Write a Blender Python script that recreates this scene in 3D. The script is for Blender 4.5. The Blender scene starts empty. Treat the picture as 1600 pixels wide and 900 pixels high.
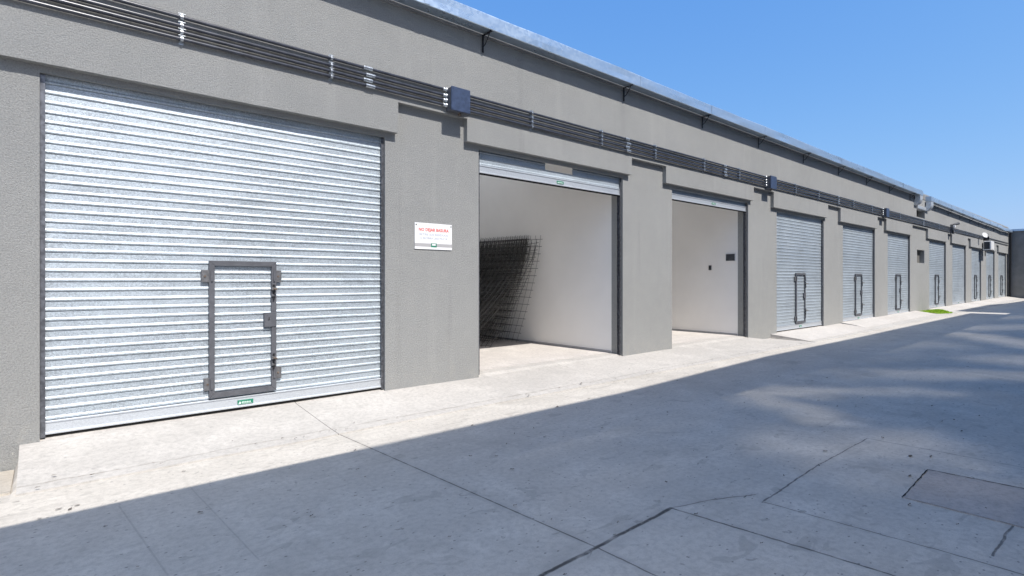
import bpy, math, random
from mathutils import Vector, Matrix
random.seed(7)
R = math.radians
S = bpy.context.scene
COL = S.collection
CAM_H = 1.45
K = 1.265            # how fast the sunlight falls per metre that it travels towards the building

# ------------------------------------------------------------------ node helpers
class NT:
    def __init__(self, name):
        self.m = bpy.data.materials.new(name); self.m.use_nodes = True
        self.t = self.m.node_tree; self.n = self.t.nodes; self.l = self.t.links
        self.b = self.n['Principled BSDF']; self.out = self.n['Material Output']
        self._pos = None
    def pos(self):
        if self._pos is None:
            self._pos = self.n.new('ShaderNodeTexCoord').outputs['Object']
        return self._pos
    def put(self, sock, v):
        if hasattr(v, 'is_linked') or isinstance(v, bpy.types.NodeSocket): self.l.new(v, sock)
        else: sock.default_value = v
    def math(self, op, a, b=None, c=None, clamp=False):
        n = self.n.new('ShaderNodeMath'); n.operation = op; n.use_clamp = clamp
        for i, v in enumerate((a, b, c)):
            if v is not None: self.put(n.inputs[i], v)
        return n.outputs[0]
    def vec(self, op, a, b=None, scale=None):
        n = self.n.new('ShaderNodeVectorMath'); n.operation = op
        self.put(n.inputs[0], a)
        if b is not None: self.put(n.inputs[1], b)
        if scale is not None: self.put(n.inputs['Scale'], scale)
        return n.outputs['Value'] if op in ('DOT_PRODUCT', 'LENGTH', 'DISTANCE') else n.outputs[0]
    def noise(self, scale, detail=4, rough=0.55, stretch=None, vec=None, dist=0.0):
        v = vec if vec is not None else self.pos()
        if stretch: v = self.vec('MULTIPLY', v, stretch)
        n = self.n.new('ShaderNodeTexNoise'); self.l.new(v, n.inputs['Vector'])
        n.inputs['Scale'].default_value = scale; n.inputs['Detail'].default_value = detail
        n.inputs['Roughness'].default_value = rough; n.inputs['Distortion'].default_value = dist
        return n.outputs['Fac']
    def voro(self, scale, out='Distance', stretch=None, feature='F1', vec=None):
        v = vec if vec is not None else self.pos()
        if stretch: v = self.vec('MULTIPLY', v, stretch)
        n = self.n.new('ShaderNodeTexVoronoi'); n.feature = feature
        self.l.new(v, n.inputs['Vector']); n.inputs['Scale'].default_value = scale
        return n.outputs[out]
    def ramp(self, v, lo, hi, a=0.0, b=1.0, smooth=True):
        n = self.n.new('ShaderNodeMapRange'); n.interpolation_type = 'SMOOTHSTEP' if smooth else 'LINEAR'
        self.put(n.inputs[0], v)
        n.inputs[1].default_value = lo; n.inputs[2].default_value = hi
        n.inputs[3].default_value = a; n.inputs[4].default_value = b
        return n.outputs[0]
    def mix(self, f, a, b, kind='MIX'):
        n = self.n.new('ShaderNodeMix'); n.data_type = 'RGBA'; n.blend_type = kind
        self.put(n.inputs[0], f)
        for i, v in ((6, a), (7, b)):
            if isinstance(v, (tuple, list)): v = tuple(v) + (1.0,) if len(v) == 3 else v
            self.put(n.inputs[i], v)
        return n.outputs[2]
    def sep(self, v):
        n = self.n.new('ShaderNodeSeparateXYZ'); self.l.new(v, n.inputs[0]); return n.outputs
    def comb(self, x, y, z):
        n = self.n.new('ShaderNodeCombineXYZ')
        for i, v in enumerate((x, y, z)): self.put(n.inputs[i], v)
        return n.outputs[0]
    def bump(self, h, strength=0.3, dist=0.01):
        n = self.n.new('ShaderNodeBump'); self.l.new(h, n.inputs['Height'])
        n.inputs['Strength'].default_value = strength; n.inputs['Distance'].default_value = dist
        self.l.new(n.outputs[0], self.b.inputs['Normal'])
    def seg(self, p, a, b):
        ax, ay = a; bx, by = b
        ba = (bx-ax, by-ay, 0.0); L = ba[0]**2+ba[1]**2
        pa = self.vec('SUBTRACT', p, (ax, ay, 0.0))
        h = self.math('DIVIDE', self.vec('DOT_PRODUCT', pa, ba), L, clamp=True)
        return self.vec('LENGTH', self.vec('SUBTRACT', pa, self.vec('SCALE', ba, scale=h)))
    def set(self, color=None, rough=None, metal=None, spec=None):
        if color is not None:
            self.put(self.b.inputs['Base Color'], tuple(color)+(1.0,) if isinstance(color, tuple) else color)
        if rough is not None: self.put(self.b.inputs['Roughness'], rough)
        if metal is not None: self.put(self.b.inputs['Metallic'], metal)
        if spec is not None: self.b.inputs['Specular IOR Level'].default_value = spec
        return self.m

# ------------------------------------------------------------------ materials
def mat_stucco():
    t = NT('grey_stucco_paint')
    big = t.noise(0.5, 4); mid = t.noise(5, 5); fine = t.noise(75, 3, 0.7); grit = t.noise(190, 2, 0.7)
    c = t.mix(t.ramp(big, .3, .7), (.338, .340, .328), (.376, .378, .366))
    c = t.mix(t.ramp(mid, .35, .75, 0, .35), c, (.415, .411, .394))
    c = t.mix(t.ramp(fine, .34, .70, 0, .60), c, (.215, .215, .209))
    streak = t.noise(1.6, 4, .6, stretch=(3.0, 3.0, .22))
    c = t.mix(t.ramp(streak, .52, .78, 0, .25), c, (.44, .433, .414))
    pa = t.noise(.9, 2, .4, dist=.6)
    c = t.mix(t.ramp(pa, .54, .56, 0, .10), c, (.30, .305, .30))
    dr = t.noise(5.5, 3, .5, stretch=(1.0, 1.0, .07))
    c = t.mix(t.ramp(dr, .60, .75, 0, .16), c, (.20, .20, .195))
    z = t.sep(t.pos())[2]
    dust = t.math('MULTIPLY', t.ramp(z, .05, .55, 1, 0), t.ramp(t.noise(9, 4), .45, .75))
    c = t.mix(t.math('MULTIPLY', dust, .55), c, (.40, .385, .35))
    chip = t.math('MULTIPLY', t.ramp(z, .04, .26, 1, 0), t.ramp(t.noise(38, 3), .64, .70))
    c = t.mix(chip, c, (.52, .50, .46))
    t.set(c, .9, spec=.25)
    h = t.math('ADD', t.math('MULTIPLY', fine, 1.0), t.math('MULTIPLY', grit, .7))
    t.bump(h, 1.0, .011)
    return t.m
def mat_plain(name, col, rough=.6, metal=0.0, var=.12, scale=6, spec=.4, bump=0):
    t = NT(name)
    n = t.noise(scale, 4)
    d = tuple(max(0, c*(1-var)) for c in col); l = tuple(min(1, c*(1+var)) for c in col)
    t.set(t.mix(t.ramp(n, .3, .7), d, l), rough, metal, spec)
    if bump: t.bump(t.noise(120, 3), bump, .003)
    return t.m
def mat_galv(name, base=.62, rough=.36, metal=.85, cell=62, streak=.25, contrast=.25, tint=(.95, 1.0, 1.04), bump=.10):
    t = NT(name)
    v = t.voro(cell, 'Color'); r = t.sep(v)[0]
    n = t.noise(1.1, 5, .6, stretch=(1.0, 1.0, 2.2)); f = t.noise(170, 2, .7)
    lo = tuple(base*(1-contrast)*k for k in tint); hi = tuple(min(.95, base*(1+contrast*.6)*k) for k in tint)
    c = t.mix(r, lo, hi)
    c = t.mix(t.ramp(n, .38, .78, 0, streak), c, hi)
    c = t.mix(t.ramp(f, .52, .78, 0, contrast*1.2), c, tuple(x*.72 for x in lo))
    cl = t.noise(2.6, 5, .62, stretch=(.6, 1.0, 1.6), dist=.5)
    c = t.mix(t.ramp(cl, .50, .74, 0, contrast*.9), c, tuple(x*.70 for x in lo))
    dn = t.ramp(t.noise(.8, 2), .3, .7, -.04, .06)
    t.set(c, t.math('ADD', t.ramp(r, 0, 1, rough-.04, rough+.09, False), dn), metal)
    t.bump(t.math('ADD', t.math('MULTIPLY', n, .8), t.math('MULTIPLY', r, .02)), bump, .01)
    return t.m

JOINTS = [((2.13, 5.2), (2.29, 1.95), 8), ((2.29, 1.95), (2.36, -4.5), 7), ((-4, 1.9), (1.2, 1.91), 7), ((1.2, 1.91), (3.04, 1.96), 17),
          ((3.04, 1.96), (3.17, .86), 11), ((3.17, .86), (3.3, -4), 9),
          ((3.04, 1.96), (3.36, 1.86), 6), ((3.36, 1.86), (3.66, 1.71), 7), ((3.60, 1.62), (4.5, 1.66), 9), ((4.5, 1.66), (5.73, 1.645), 7),
          ((5.73, 1.645), (5.75, 1.0), 6), ((5.75, 1.0), (5.8, -3), 4), ((3.58, 1.62), (3.66, .6), 7), ((3.66, .6), (3.7, -3), 8),
          ((4.36, .50), (3.79, .515), 9), ((.81, 4.38), (.87, 3.0), -6), ((.40, 4.3), (.49, 3.1), -7)]
def concrete_colour(t, a, b, warm, speck=1.0):
    big = t.noise(.42, 4, .55, dist=.4); mid = t.noise(2.3, 6, .62); fine = t.noise(24, 5, .68); grit = t.noise(130, 3, .7)
    c = t.mix(t.ramp(big, .32, .68), a, b)
    c = t.mix(t.ramp(mid, .42, .78, 0, .75), c, tuple(min(.8, x*1.08) for x in warm))
    c = t.mix(t.ramp(t.noise(1.15, 5, .65, dist=1.0), .50, .72, 0, .38*speck), c, tuple(x*.66 for x in a))
    c = t.mix(t.ramp(fine, .28, .62, .46, 0), c, tuple(x*.62 for x in a))
    c = t.mix(t.ramp(grit, .52, .74, 0, .62), c, tuple(x*.60 for x in a))
    c = t.mix(t.ramp(grit, .24, .38, .30, 0), c, tuple(min(.85, x*1.3) for x in b))
    # long brushed swirls of the float
    br = t.noise(2.2, 5, .65, stretch=(.35, 3.2, 1.0), dist=1.2)
    c = t.mix(t.ramp(br, .5, .8, 0, .45*speck), c, tuple(x*.74 for x in a))
    # blotches with a rim of their own
    st = t.noise(3.1, 3, .5, stretch=(.8, 1.5, 1), dist=.9)
    c = t.mix(t.math('MULTIPLY', t.ramp(st, .635, .66), .36*speck), c, tuple(x*.62 for x in a))
    st2 = t.noise(7.4, 4, .6, stretch=(.7, 1.7, 1), dist=.6)
    c = t.mix(t.math('MULTIPLY', t.ramp(st2, .68, .70), .5*speck), c, tuple(x*.45 for x in a))
    # small dark pits and leaf bits
    nz = t.n.new('ShaderNodeTexNoise'); t.l.new(t.pos(), nz.inputs['Vector']); nz.inputs['Scale'].default_value = 26; nz.inputs['Detail'].default_value = 4
    wp = t.vec('MULTIPLY', t.vec('ADD', t.pos(), t.vec('SCALE', t.vec('SUBTRACT', nz.outputs['Color'], (.5, .5, .5)), scale=.09)), (1.0, 1.9, 0))
    d = t.voro(4.2, 'Distance', vec=wp); rc = t.sep(t.voro(4.2, 'Color', vec=wp))[0]; rg = t.sep(t.voro(4.2, 'Color', vec=wp))[1]
    wob = t.math('ADD', d, t.math('MULTIPLY', t.math('SUBTRACT', fine, .5), .22))
    pit = t.math('MULTIPLY', t.ramp(t.math('SUBTRACT', d, t.math('MULTIPLY', rg, .16)), -.03, .01, 1, 0), t.math('MULTIPLY', t.ramp(rc, .35, .37), t.ramp(rg, 0, 1, .95, .25)))
    c = t.mix(t.math('MULTIPLY', pit, .75*speck), c, (.07, .068, .065))
    d2 = t.voro(17, 'Distance', stretch=(1.0, 1.5, 0)); rc2 = t.sep(t.voro(17, 'Color', stretch=(1.0, 1.5, 0)))[0]
    pit2 = t.math('MULTIPLY', t.ramp(d2, .10, .18, 1, 0), t.ramp(rc2, .60, .62))
    c = t.mix(t.math('MULTIPLY', pit2, .6*speck), c, (.09, .088, .085))
    return c, fine, grit, mid
def mat_alley():
    t = NT('lane_concrete')
    c, fine, grit, mid = concrete_colour(t, (.515, .477, .423), (.585, .543, .482), (.63, .588, .525))
    p = t.vec('MULTIPLY', t.pos(), (1, 1, 0))
    w = t.n.new('ShaderNodeTexNoise'); t.l.new(t.pos(), w.inputs['Vector']); w.inputs['Scale'].default_value = 9; w.inputs['Detail'].default_value = 6
    off = t.vec('SCALE', t.vec('SUBTRACT', w.outputs['Color'], (.5, .5, .5)), scale=.026)
    pw = t.vec('MULTIPLY', t.vec('ADD', p, off), (1, 1, 0))
    J = None; H = None
    for a, b, mm in JOINTS:
        faint = mm < 0; mm = abs(mm); straight = mm in (8,) or faint
        d = t.seg(p if straight else pw, a, b)
        wd = mm/1000
        g = t.ramp(d, wd*.35, wd*1.0, (.16 if faint else min(.90, .5+mm*.025)), 0)
        h = t.ramp(d, wd, wd*7, (.10 if faint else .26), 0)
        J = g if J is None else t.math('MAXIMUM', J, g)
        H = h if H is None else t.math('MAXIMUM', H, h)
    brk = t.math('MULTIPLY', t.ramp(t.noise(5, 4), .25, .5, .55, 1), t.ramp(t.noise(12, 5, .7), .34, .52, .45, 1))
    c = t.mix(t.math('MULTIPLY', H, t.ramp(t.noise(12, 3), .35, .65)), c, (.20, .19, .18))
    c = t.mix(t.math('MULTIPLY', J, brk), c, (.045, .043, .04))
    # the seam where the lane meets the apron
    y = t.sep(pw)[1]; x = t.sep(pw)[0]
    t.set(c, .82, spec=.3)
    h = t.math('ADD', t.math('MULTIPLY', grit, .5), t.math('ADD', fine, t.math('MULTIPLY', J, -3.0)))
    t.bump(h, .35, .006)
    return t.m
def mat_apron(name, tint=(.62, .59, .545), seams=True):
    t = NT(name)
    a = tuple(x*.90 for x in tint)
    c, fine, grit, mid = concrete_colour(t, a, tint, tuple(min(.8, x*1.08) for x in tint), .42)
    p = t.vec('MULTIPLY', t.pos(), (1, 1, 0))
    J = None
    segs = [((2.13, 4.8), (2.13, 6.6), 6), ((6.2, 4.8), (6.22, 6.4), 3), ((10.9, 4.8), (10.9, 6.4), 4), ((24.6, 4.8), (24.6, 6.4), 7), ((36, 4.8), (36, 6.4), 7)] if seams else []
    for s0, s1, mm in segs:
        g = t.ramp(t.seg(p, s0, s1), mm/2500, mm/1000, .75, 0); J = g if J is None else t.math('MAXIMUM', J, g)
    y = t.sep(p)[1]
    # dust and grit gathered in the lower edge of the slope
    edge = t.math('MULTIPLY', t.ramp(t.math('ABSOLUTE', t.math('SUBTRACT', y, t.math('ADD', 5.03, t.math('MULTIPLY', t.noise(2.5, 6, .7), .10)))), .0, .022, 1, 0), t.ramp(t.noise(4.5, 6, .7), .38, .62, .15, 1))
    c = t.mix(t.math('MULTIPLY', edge, .75), c, (.27, .245, .21))
    if J is not None: c = t.mix(J, c, (.08, .075, .07))
    t.set(c, .85, spec=.25)
    t.bump(t.math('ADD', t.math('MULTIPLY', grit, .5), t.math('MULTIPLY', mid, 3.0)), .35, .006)
    return t.m
def mat_light_patches():
    """Added sheets in the unseen wall: transmission shaped to throw soft light patches on the lane."""
    t = NT('light_patch_sheet')
    s = t.sep(t.pos()); yg = t.math('SUBTRACT', t.math('DIVIDE', s[2], K), 1.3)
    p = t.comb(s[0], yg, 0.0)
    w = t.n.new('ShaderNodeTexNoise'); t.l.new(p, w.inputs['Vector']); w.inputs['Scale'].default_value = 1.6; w.inputs['Detail'].default_value = 4
    pw = t.vec('MULTIPLY', t.vec('ADD', p, t.vec('SCALE', t.vec('SUBTRACT', w.outputs['Color'], (.5, .5, .5)), scale=.85)), (1, 1, 0))
    tot = None
    for a, b, r, k in [((6.95, 3.35), (7.9, 2.85), .22, .26), ((7.9, 2.85), (8.9, 1.75), .20, .15), ((6.95, 3.35), (6.35, 2.35), .24, .24),
                       ((5.1, 2.1), (5.9, 1.4), .34, .17), ((4.9, 1.3), (5.1, .9), .3, .10), ((10.2, 2.5), (11.5, 1.2), .34, .20), ((9.6, 3.0), (10.4, 2.2), .3, .10),
                       ((18.6, 3.2), (16.4, 1.5), .40, .30), ((13.2, 1.6), (14.2, .9), .5, .22), ((13.0, 4.3), (15.5, 3.2), .45, .12),
                       ((20.5, 3.6), (24.0, 1.6), .5, .20), ((26, 4.2), (29, 2.2), .6, .16), ((33, 3.8), (36, 1.6), .8, .2), ((40, 3.6), (43, 1.6), .9, .2)]:
        d = t.seg(pw, a, b)
        g = t.ramp(d, 0, r*2.5, k*.80, 0)
        tot = g if tot is None else t.math('MAXIMUM', tot, g)
    haze = t.ramp(t.noise(.55, 3, vec=t.vec('MULTIPLY', p, (.7, 1.6, 1))), .42, .75, 0, .045)
    tot = t.math('ADD', tot, haze)
    tr = t.n.new('ShaderNodeBsdfTransparent'); df = t.n.new('ShaderNodeBsdfDiffuse')
    df.inputs['Color'].default_value = (.09, .095, .10, 1)
    mx = t.n.new('ShaderNodeMixShader')
    t.l.new(t.math('POWER', tot, .5), mx.inputs[0]); t.l.new(df.outputs[0], mx.inputs[1]); t.l.new(tr.outputs[0], mx.inputs[2])
    t.l.new(mx.outputs[0], t.out.inputs['Surface'])
    return t.m
def mat_milky(name, col):
    t = NT(name); tl = t.n.new('ShaderNodeBsdfTranslucent'); n = t.noise(2, 3)
    t.put(tl.inputs['Color'], t.mix(n, tuple(c*.93 for c in col), col)); t.l.new(tl.outputs[0], t.out.inputs['Surface']); return t.m
def mat_grass():
    t = NT('bright_grass')
    n = t.noise(30, 2); z = t.noise(3, 2)
    c = t.mix(n, (.20, .38, .02), (.42, .62, .05)); c = t.mix(t.ramp(z, .5, .7, 0, .5), c, (.46, .52, .10))
    t.set(c, .6, spec=.3); t.b.inputs['Subsurface Weight'].default_value = 0
    return t.m

M = dict(
    stucco=mat_stucco(), alley=mat_alley(), apron=mat_apron('apron_concrete', (.525, .495, .455)), ramp=mat_apron('ramp_concrete', (.555, .52, .48), False),
    kerb=mat_apron('kerb_concrete', (.52, .47, .40), False),
    floor=mat_apron('store_floor_concrete', (.60, .56, .52), False),
    patch=mat_apron('patch_concrete', (.50, .445, .40), False),
    white=mat_plain('store_white_plaster', (.89, .87, .835), .85, var=.02, scale=1.5, spec=.2, bump=.08),
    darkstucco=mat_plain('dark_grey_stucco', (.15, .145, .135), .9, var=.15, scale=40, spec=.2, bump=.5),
    galv=mat_galv('galvanised_slats', .54, .50, .55, cell=125, streak=.6, contrast=.32, tint=(.885, .985, 1.06)), fascia=mat_galv('galvanised_gutter', .66, .32, .78, cell=24, streak=.4, contrast=.05, tint=(.82, .97, 1.12), bump=.04),
    bar=mat_galv('smooth_galvanised_bar', .66, .46, .60, cell=160, streak=.4, contrast=.12, tint=(.94, .99, 1.04), bump=.04), clamp=mat_galv('zinc_fittings', .62, .34, .9, cell=90), duct=mat_galv('bright_duct', .66, .42, .6, cell=40),
    pipe=mat_plain('dark_conduit_paint', (.046, .050, .064), .27, var=.25, scale=9, spec=.55),
    box=mat_plain('slate_blue_box_paint', (.045, .065, .118), .38, var=.2, scale=25, spec=.5),
    iron=mat_plain('grey_iron_primer', (.100, .103, .114), .5, var=.12, scale=14, spec=.45),
    plate=mat_plain('raw_steel_plate', (.17, .17, .175), .5, .45, var=.2, scale=30),
    black=mat_plain('black_iron', (.012, .012, .013), .5, var=.2, scale=20),
    rubber=mat_plain('black_rubber', (.012, .012, .012), .8, var=.2),
    rail=mat_plain('dark_guide_steel', (.16, .165, .18), .4, .7, var=.3, scale=25),
    wire=mat_plain('dark_mesh_wire', (.125, .12, .115), .55, .3, var=.35, scale=14),
    signw=mat_plain('sign_white', (.82, .82, .82), .35, var=.01), signg=mat_plain('sign_grey_band', (.42, .41, .41), .4, var=.03),
    red=mat_plain('sign_red_letters', (.70, .10, .08), .5, var=.05), txt=mat_plain('sign_grey_letters', (.42, .45, .52), .5, var=.05),
    green=mat_plain('green_plate', (.02, .20, .12), .35, var=.2, scale=60), pale=mat_plain('pale_marks', (.62, .75, .68), .4, var=.05),
    acw=mat_plain('white_casing', (.78, .78, .77), .4, var=.03), acd=mat_plain('dark_grille', (.05, .055, .065), .5, var=.2),
    endw=mat_plain('end_wall_grey', (.24, .235, .225), .9, var=.10, scale=3, spec=.2, bump=.3),
    added_white=mat_plain('added_roof_paint', (.80, .79, .77), .7, var=.03), opp=mat_plain('unseen_wall_dark', (.09, .09, .095), .9, var=.06, scale=1.5, spec=.2), milky=mat_milky('added_skylight_sheet', (.72, .72, .70)), light_canopy=mat_milky('added_translucent_roof', (.86, .85, .82)), sheet=mat_light_patches(), grass=mat_grass(),  # roof, skylight and patch sheets here serve unseen parts added for the light
    litter=mat_plain('dry_leaf_bits', (.11, .09, .07), .8, var=.6, scale=3), roof=mat_plain('roof_sheet', (.45, .46, .47), .5, .5, var=.1), stain=mat_plain('rusty_bolt', (.16, .12, .09), .7, var=.4, scale=60),
)

# ------------------------------------------------------------------ mesh helpers
class MB:
    def __init__(self): self.v = []; self.f = []; self.mi = []; self.sm = []
    def add(self, vs, fs, mi=0, smooth=False):
        o = len(self.v); self.v += [tuple(p) for p in vs]
        for f in fs: self.f.append(tuple(i+o for i in f)); self.mi.append(mi); self.sm.append(smooth)
    def box(self, x0, x1, y0, y1, z0, z1, mi=0, skip=''):
        v = [(x0,y0,z0),(x1,y0,z0),(x1,y1,z0),(x0,y1,z0),(x0,y0,z1),(x1,y0,z1),(x1,y1,z1),(x0,y1,z1)]
        self.add(v, [(0,3,2,1),(4,5,6,7),(0,1,5,4),(2,3,7,6),(1,2,6,5),(3,0,4,7)], mi)
    def cbox(self, x0, x1, y0, y1, z0, z1, b=.006, mi=0):
        """a box with its edges chamfered"""
        P = []
        for zz, e in ((z0, b), (z0+b, 0), (z1-b, 0), (z1, b)):
            i = b
            P += [(x0+e+ (i if e==0 else i), y0+e, zz), (x1-e-i, y0+e, zz), (x1-e, y0+e+i, zz), (x1-e, y1-e-i, zz), (x1-e-i, y1-e, zz), (x0+e+i, y1-e, zz), (x0+e, y1-e-i, zz), (x0+e, y0+e+i, zz)]
        F = [tuple(range(7, -1, -1)), tuple(range(24, 32))]
        for k in range(3):
            for j in range(8):
                a = k*8+j; bb = k*8+(j+1) % 8; F.append((a, bb, bb+8, a+8))
        self.add(P, F, mi)
    def tube(self, pts, r, n=8, mi=0, caps=True):
        pts = [Vector(p) for p in pts]; rings = []
        for i, p in enumerate(pts):
            d = (pts[min(i+1, len(pts)-1)]-pts[max(i-1, 0)]).normalized()
            a = d.orthogonal() if abs(d.z) > .95 else d.cross(Vector((0, 0, 1)))
            a.normalize(); b = d.cross(a)
            rr = r[i] if isinstance(r, (list, tuple)) else r
            rings.append([p+(a*math.cos(2*math.pi*k/n)+b*math.sin(2*math.pi*k/n))*rr for k in range(n)])
        v = [q for ring in rings for q in ring]; f = []
        for i in range(len(pts)-1):
            for k in range(n):
                f.append((i*n+k, i*n+(k+1) % n, (i+1)*n+(k+1) % n, (i+1)*n+k))
        self.add(v, f, mi, True)
        if caps: self.add(rings[0], [tuple(range(n-1, -1, -1))], mi); self.add(rings[-1], [tuple(range(n))], mi)
    def sweep_rect(self, path, w, h, mi=0):
        """rectangular duct along (y, z) path points at x centre 0; w across x, h across the path"""
        rings = []
        for i, (y, z) in enumerate(path):
            a = path[max(i-1, 0)]; b = path[min(i+1, len(path)-1)]
            d = Vector((0, b[0]-a[0], b[1]-a[1])).normalized(); nrm = Vector((0, -d.z, d.y))
            c = Vector((0, y, z))
            rings.append([c+Vector((-w/2, 0, 0))+nrm*h/2, c+Vector((w/2, 0, 0))+nrm*h/2, c+Vector((w/2, 0, 0))-nrm*h/2, c+Vector((-w/2, 0, 0))-nrm*h/2])
        v = [q for r in rings for q in r]; f = []
        for i in range(len(rings)-1):
            for k in range(4): f.append((i*4+k, i*4+(k+1) % 4, i*4+4+(k+1) % 4, i*4+4+k))
        f += [(3, 2, 1, 0), tuple(len(v)-4+k for k in range(4))]
        self.add(v, f, mi)
    def build(self, name, mats, parent=None, origin=None):
        if not isinstance(mats, (list, tuple)): mats = [mats]
        pl = Vector(parent['_loc']) if parent is not None else Vector((0, 0, 0))
        o_ = Vector(origin) if origin is not None else (pl if parent is not None else Vector((0, 0, 0)))
        me = bpy.data.meshes.new(name)
        me.from_pydata([Vector(p)-o_ for p in self.v], [], self.f)
        for m in mats: me.materials.append(m)
        me.polygons.foreach_set('material_index', self.mi); me.polygons.foreach_set('use_smooth', self.sm)
        me.update()
        o = bpy.data.objects.new(name, me); COL.objects.link(o)
        o.location = o_-pl; o['_loc'] = tuple(o_)
        if parent is not None: o.parent = parent
        return o
def tag(o, label=None, cat=None, group=None, kind=None):
    if label: o['label'] = label
    if cat: o['category'] = cat
    if group: o['group'] = group
    if kind: o['kind'] = kind
    return o
def thing(name, loc, label, cat, group=None):
    o = bpy.data.objects.new(name, None); COL.objects.link(o); o.location = loc; o['_loc'] = tuple(loc)
    o.empty_display_size = .2
    return tag(o, label, cat, group)
def dup(o, parent=None, loc=None):
    c = o.copy(); COL.objects.link(c)
    c.parent = parent
    if loc is not None: c.location = loc
    for ch in list(o.children): dup(ch, c)
    return c
def text_into(mb, s, x, y, z, size, mi, width=None, bold=0.0):
    cu = bpy.data.curves.new('lettering', 'FONT'); cu.body = s; cu.size = size; cu.align_x = 'CENTER'; cu.extrude = .0008; cu.offset = bold
    cu.resolution_u = 2
    ob = bpy.data.objects.new('lettering', cu); COL.objects.link(ob)
    dg = bpy.context.evaluated_depsgraph_get(); me = bpy.data.meshes.new_from_object(ob.evaluated_get(dg))
    xs = [v.co.x for v in me.vertices]; k = 1.0
    if width: k = width/(max(xs)-min(xs))
    mb.add([(x+v.co.x*k, y-v.co.z, z+v.co.y) for v in me.vertices], [tuple(p.vertices) for p in me.polygons], mi)
    bpy.data.objects.remove(ob); bpy.data.curves.remove(cu); bpy.data.meshes.remove(me)

# ------------------------------------------------------------------ layout (metres; camera above 0,0; the building's piers stand on y = 6)
XL = [.02, 4.605, 9.34, 14.0, 18.63, 23.13, 29.01, 33.4, 37.93, 42.17, 46.33]
XR = [3.18, 7.80, 12.485, 17.09, 21.69, 26.03, 32.06, 36.46, 40.6, 44.94, 49.30]
HB = [3.23, 3.305, 3.29, 3.23, 3.2, 3.2, 3.2, 3.2, 3.2, 3.2, 3.2]
LEDGE = 3.605; TOP = 4.95; X0 = -5.0; X1 = 49.6
def g(x): return max(0.0, min(x, 50)-16)*.0055
SILL = .135

# ------------------------------------------------------------------ ground
def ground():
    xs = [-90, -30, -12, -6, -3, -1.5, -.6, -.14, -.10, 0, 2, 5, 8, 12, 16, 20, 25, 30, 35, 40, 45, 50, 56, 70, 160]
    ys = [-90, -30, -10, -3, 0, 2, 4, 4.6, 4.95, 5.2, 5.5, 5.8, 6.02, 6.3, 8, 15, 30, 90]
    m = MB(); v = []
    for y in ys:
        for x in xs:
            z = g(x)
            if x < -.12 and y > 4.95: z = -.115*min(1, (y-4.95)/1.05)
            if y > 6.25 and x > -.12: z = -.2
            v.append((x, y, z))
    n = len(xs); f = [(j*n+i, j*n+i+1, (j+1)*n+i+1, (j+1)*n+i) for j in range(len(ys)-1) for i in range(n-1)]
    m.add(v, f); tag(m.build('ground', M['alley']), kind='structure')
ground()
def slope_slab(name, mat, x0, x1, prof, nx=40, wob=.012, depth=.2, seed=1, fade=None):
    """a concrete apron: a profile of (y, z) swept along x, its front edge a little uneven, closed below"""
    rnd = random.Random(seed); m = MB(); cols = []
    ph = [rnd.uniform(0, 6) for _ in range(3)]
    for i in range(nx+1):
        x = x0+(x1-x0)*i/nx; col = []
        for j, (y, z) in enumerate(prof):
            w = wob*(math.sin(x*1.7+ph[0])+.6*math.sin(x*4.3+ph[1])+rnd.uniform(-.3, .3)) if j == 0 else 0
            dz = .003*math.sin(x*2.3+j+ph[2]) if 0 < j < len(prof)-1 else 0
            if fade: z = z*(1-.88*max(0, min(1, (x-fade[0])/(fade[1]-fade[0]))))
            col.append((x, y+w, z+g(x)+dz))
        cols.append(col)
    k = len(prof); v = [p for c in cols for p in c]; f = []
    for i in range(nx):
        for j in range(k-1): f.append((i*k+j, (i+1)*k+j, (i+1)*k+j+1, i*k+j+1))
    m.add(v, f)
    for c, flip in ((cols[0], False), (cols[-1], True)):
        b = [(x, y, z-depth-.02*0) for x, y, z in c]; vv = c+b; n = len(c)
        ff = [(j, j+1, n+j+1, n+j) if not flip else (j+1, j, n+j, n+j+1) for j in range(n-1)]
        m.add(vv, ff)
    front = [c[0] for c in cols]; vv = front+[(x, y, z-.1) for x, y, z in front]; n = len(front)
    m.add(vv, [(i, n+i, n+i+1, i+1) for i in range(n-1)])
    return tag(m.build(name, mat), kind='structure')
slope_slab('apron', M['apron'], -.105, 13.62, [(4.93, .010), (5.10, .018), (5.45, .050), (5.8, .085), (6.02, .105), (6.10, .128), (6.30, .132)], 140, .010, .24, 3, (12.55, 13.3))
slope_slab('apron', M['apron'], 13.62, 50.4, [(4.95, .010), (5.2, .014), (5.7, .024), (6.02, .03), (6.3, .03)], 60, .012, .1, 5)
slope_slab('ramp', M['ramp'], 13.66, 18.40, [(5.12, .018), (5.3, .035), (5.7, .078), (6.02, .112), (6.10, .128), (6.30, .130)], 20, .010, .12, 8)
slope_slab('ramp', M['ramp'], 18.46, 26.9, [(5.32, .022), (5.6, .075), (6.02, .135), (6.10, .140), (6.3, .142)], 24, .012, .13, 9)
slope_slab('ramp', M['ramp'], 28.7, 50.4, [(5.35, .024), (5.6, .07), (6.02, .125), (6.10, .135), (6.3, .137)], 40, .012, .13, 10)
# low kerb slab in the corner left of the apron
m = MB()
m.add([(-4, 5.02, .006), (-.135, 5.04, .006), (-.135, 5.98, -.085), (-4, 5.98, -.085), (-4, 5.02, -.2), (-.135, 5.04, -.2), (-.135, 5.98, -.2), (-4, 5.98, -.2)],
      [(0, 1, 2, 3), (0, 4, 5, 1), (1, 5, 6, 2), (3, 7, 4, 0)])
tag(m.build('kerb', M['kerb']), kind='structure')
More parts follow.
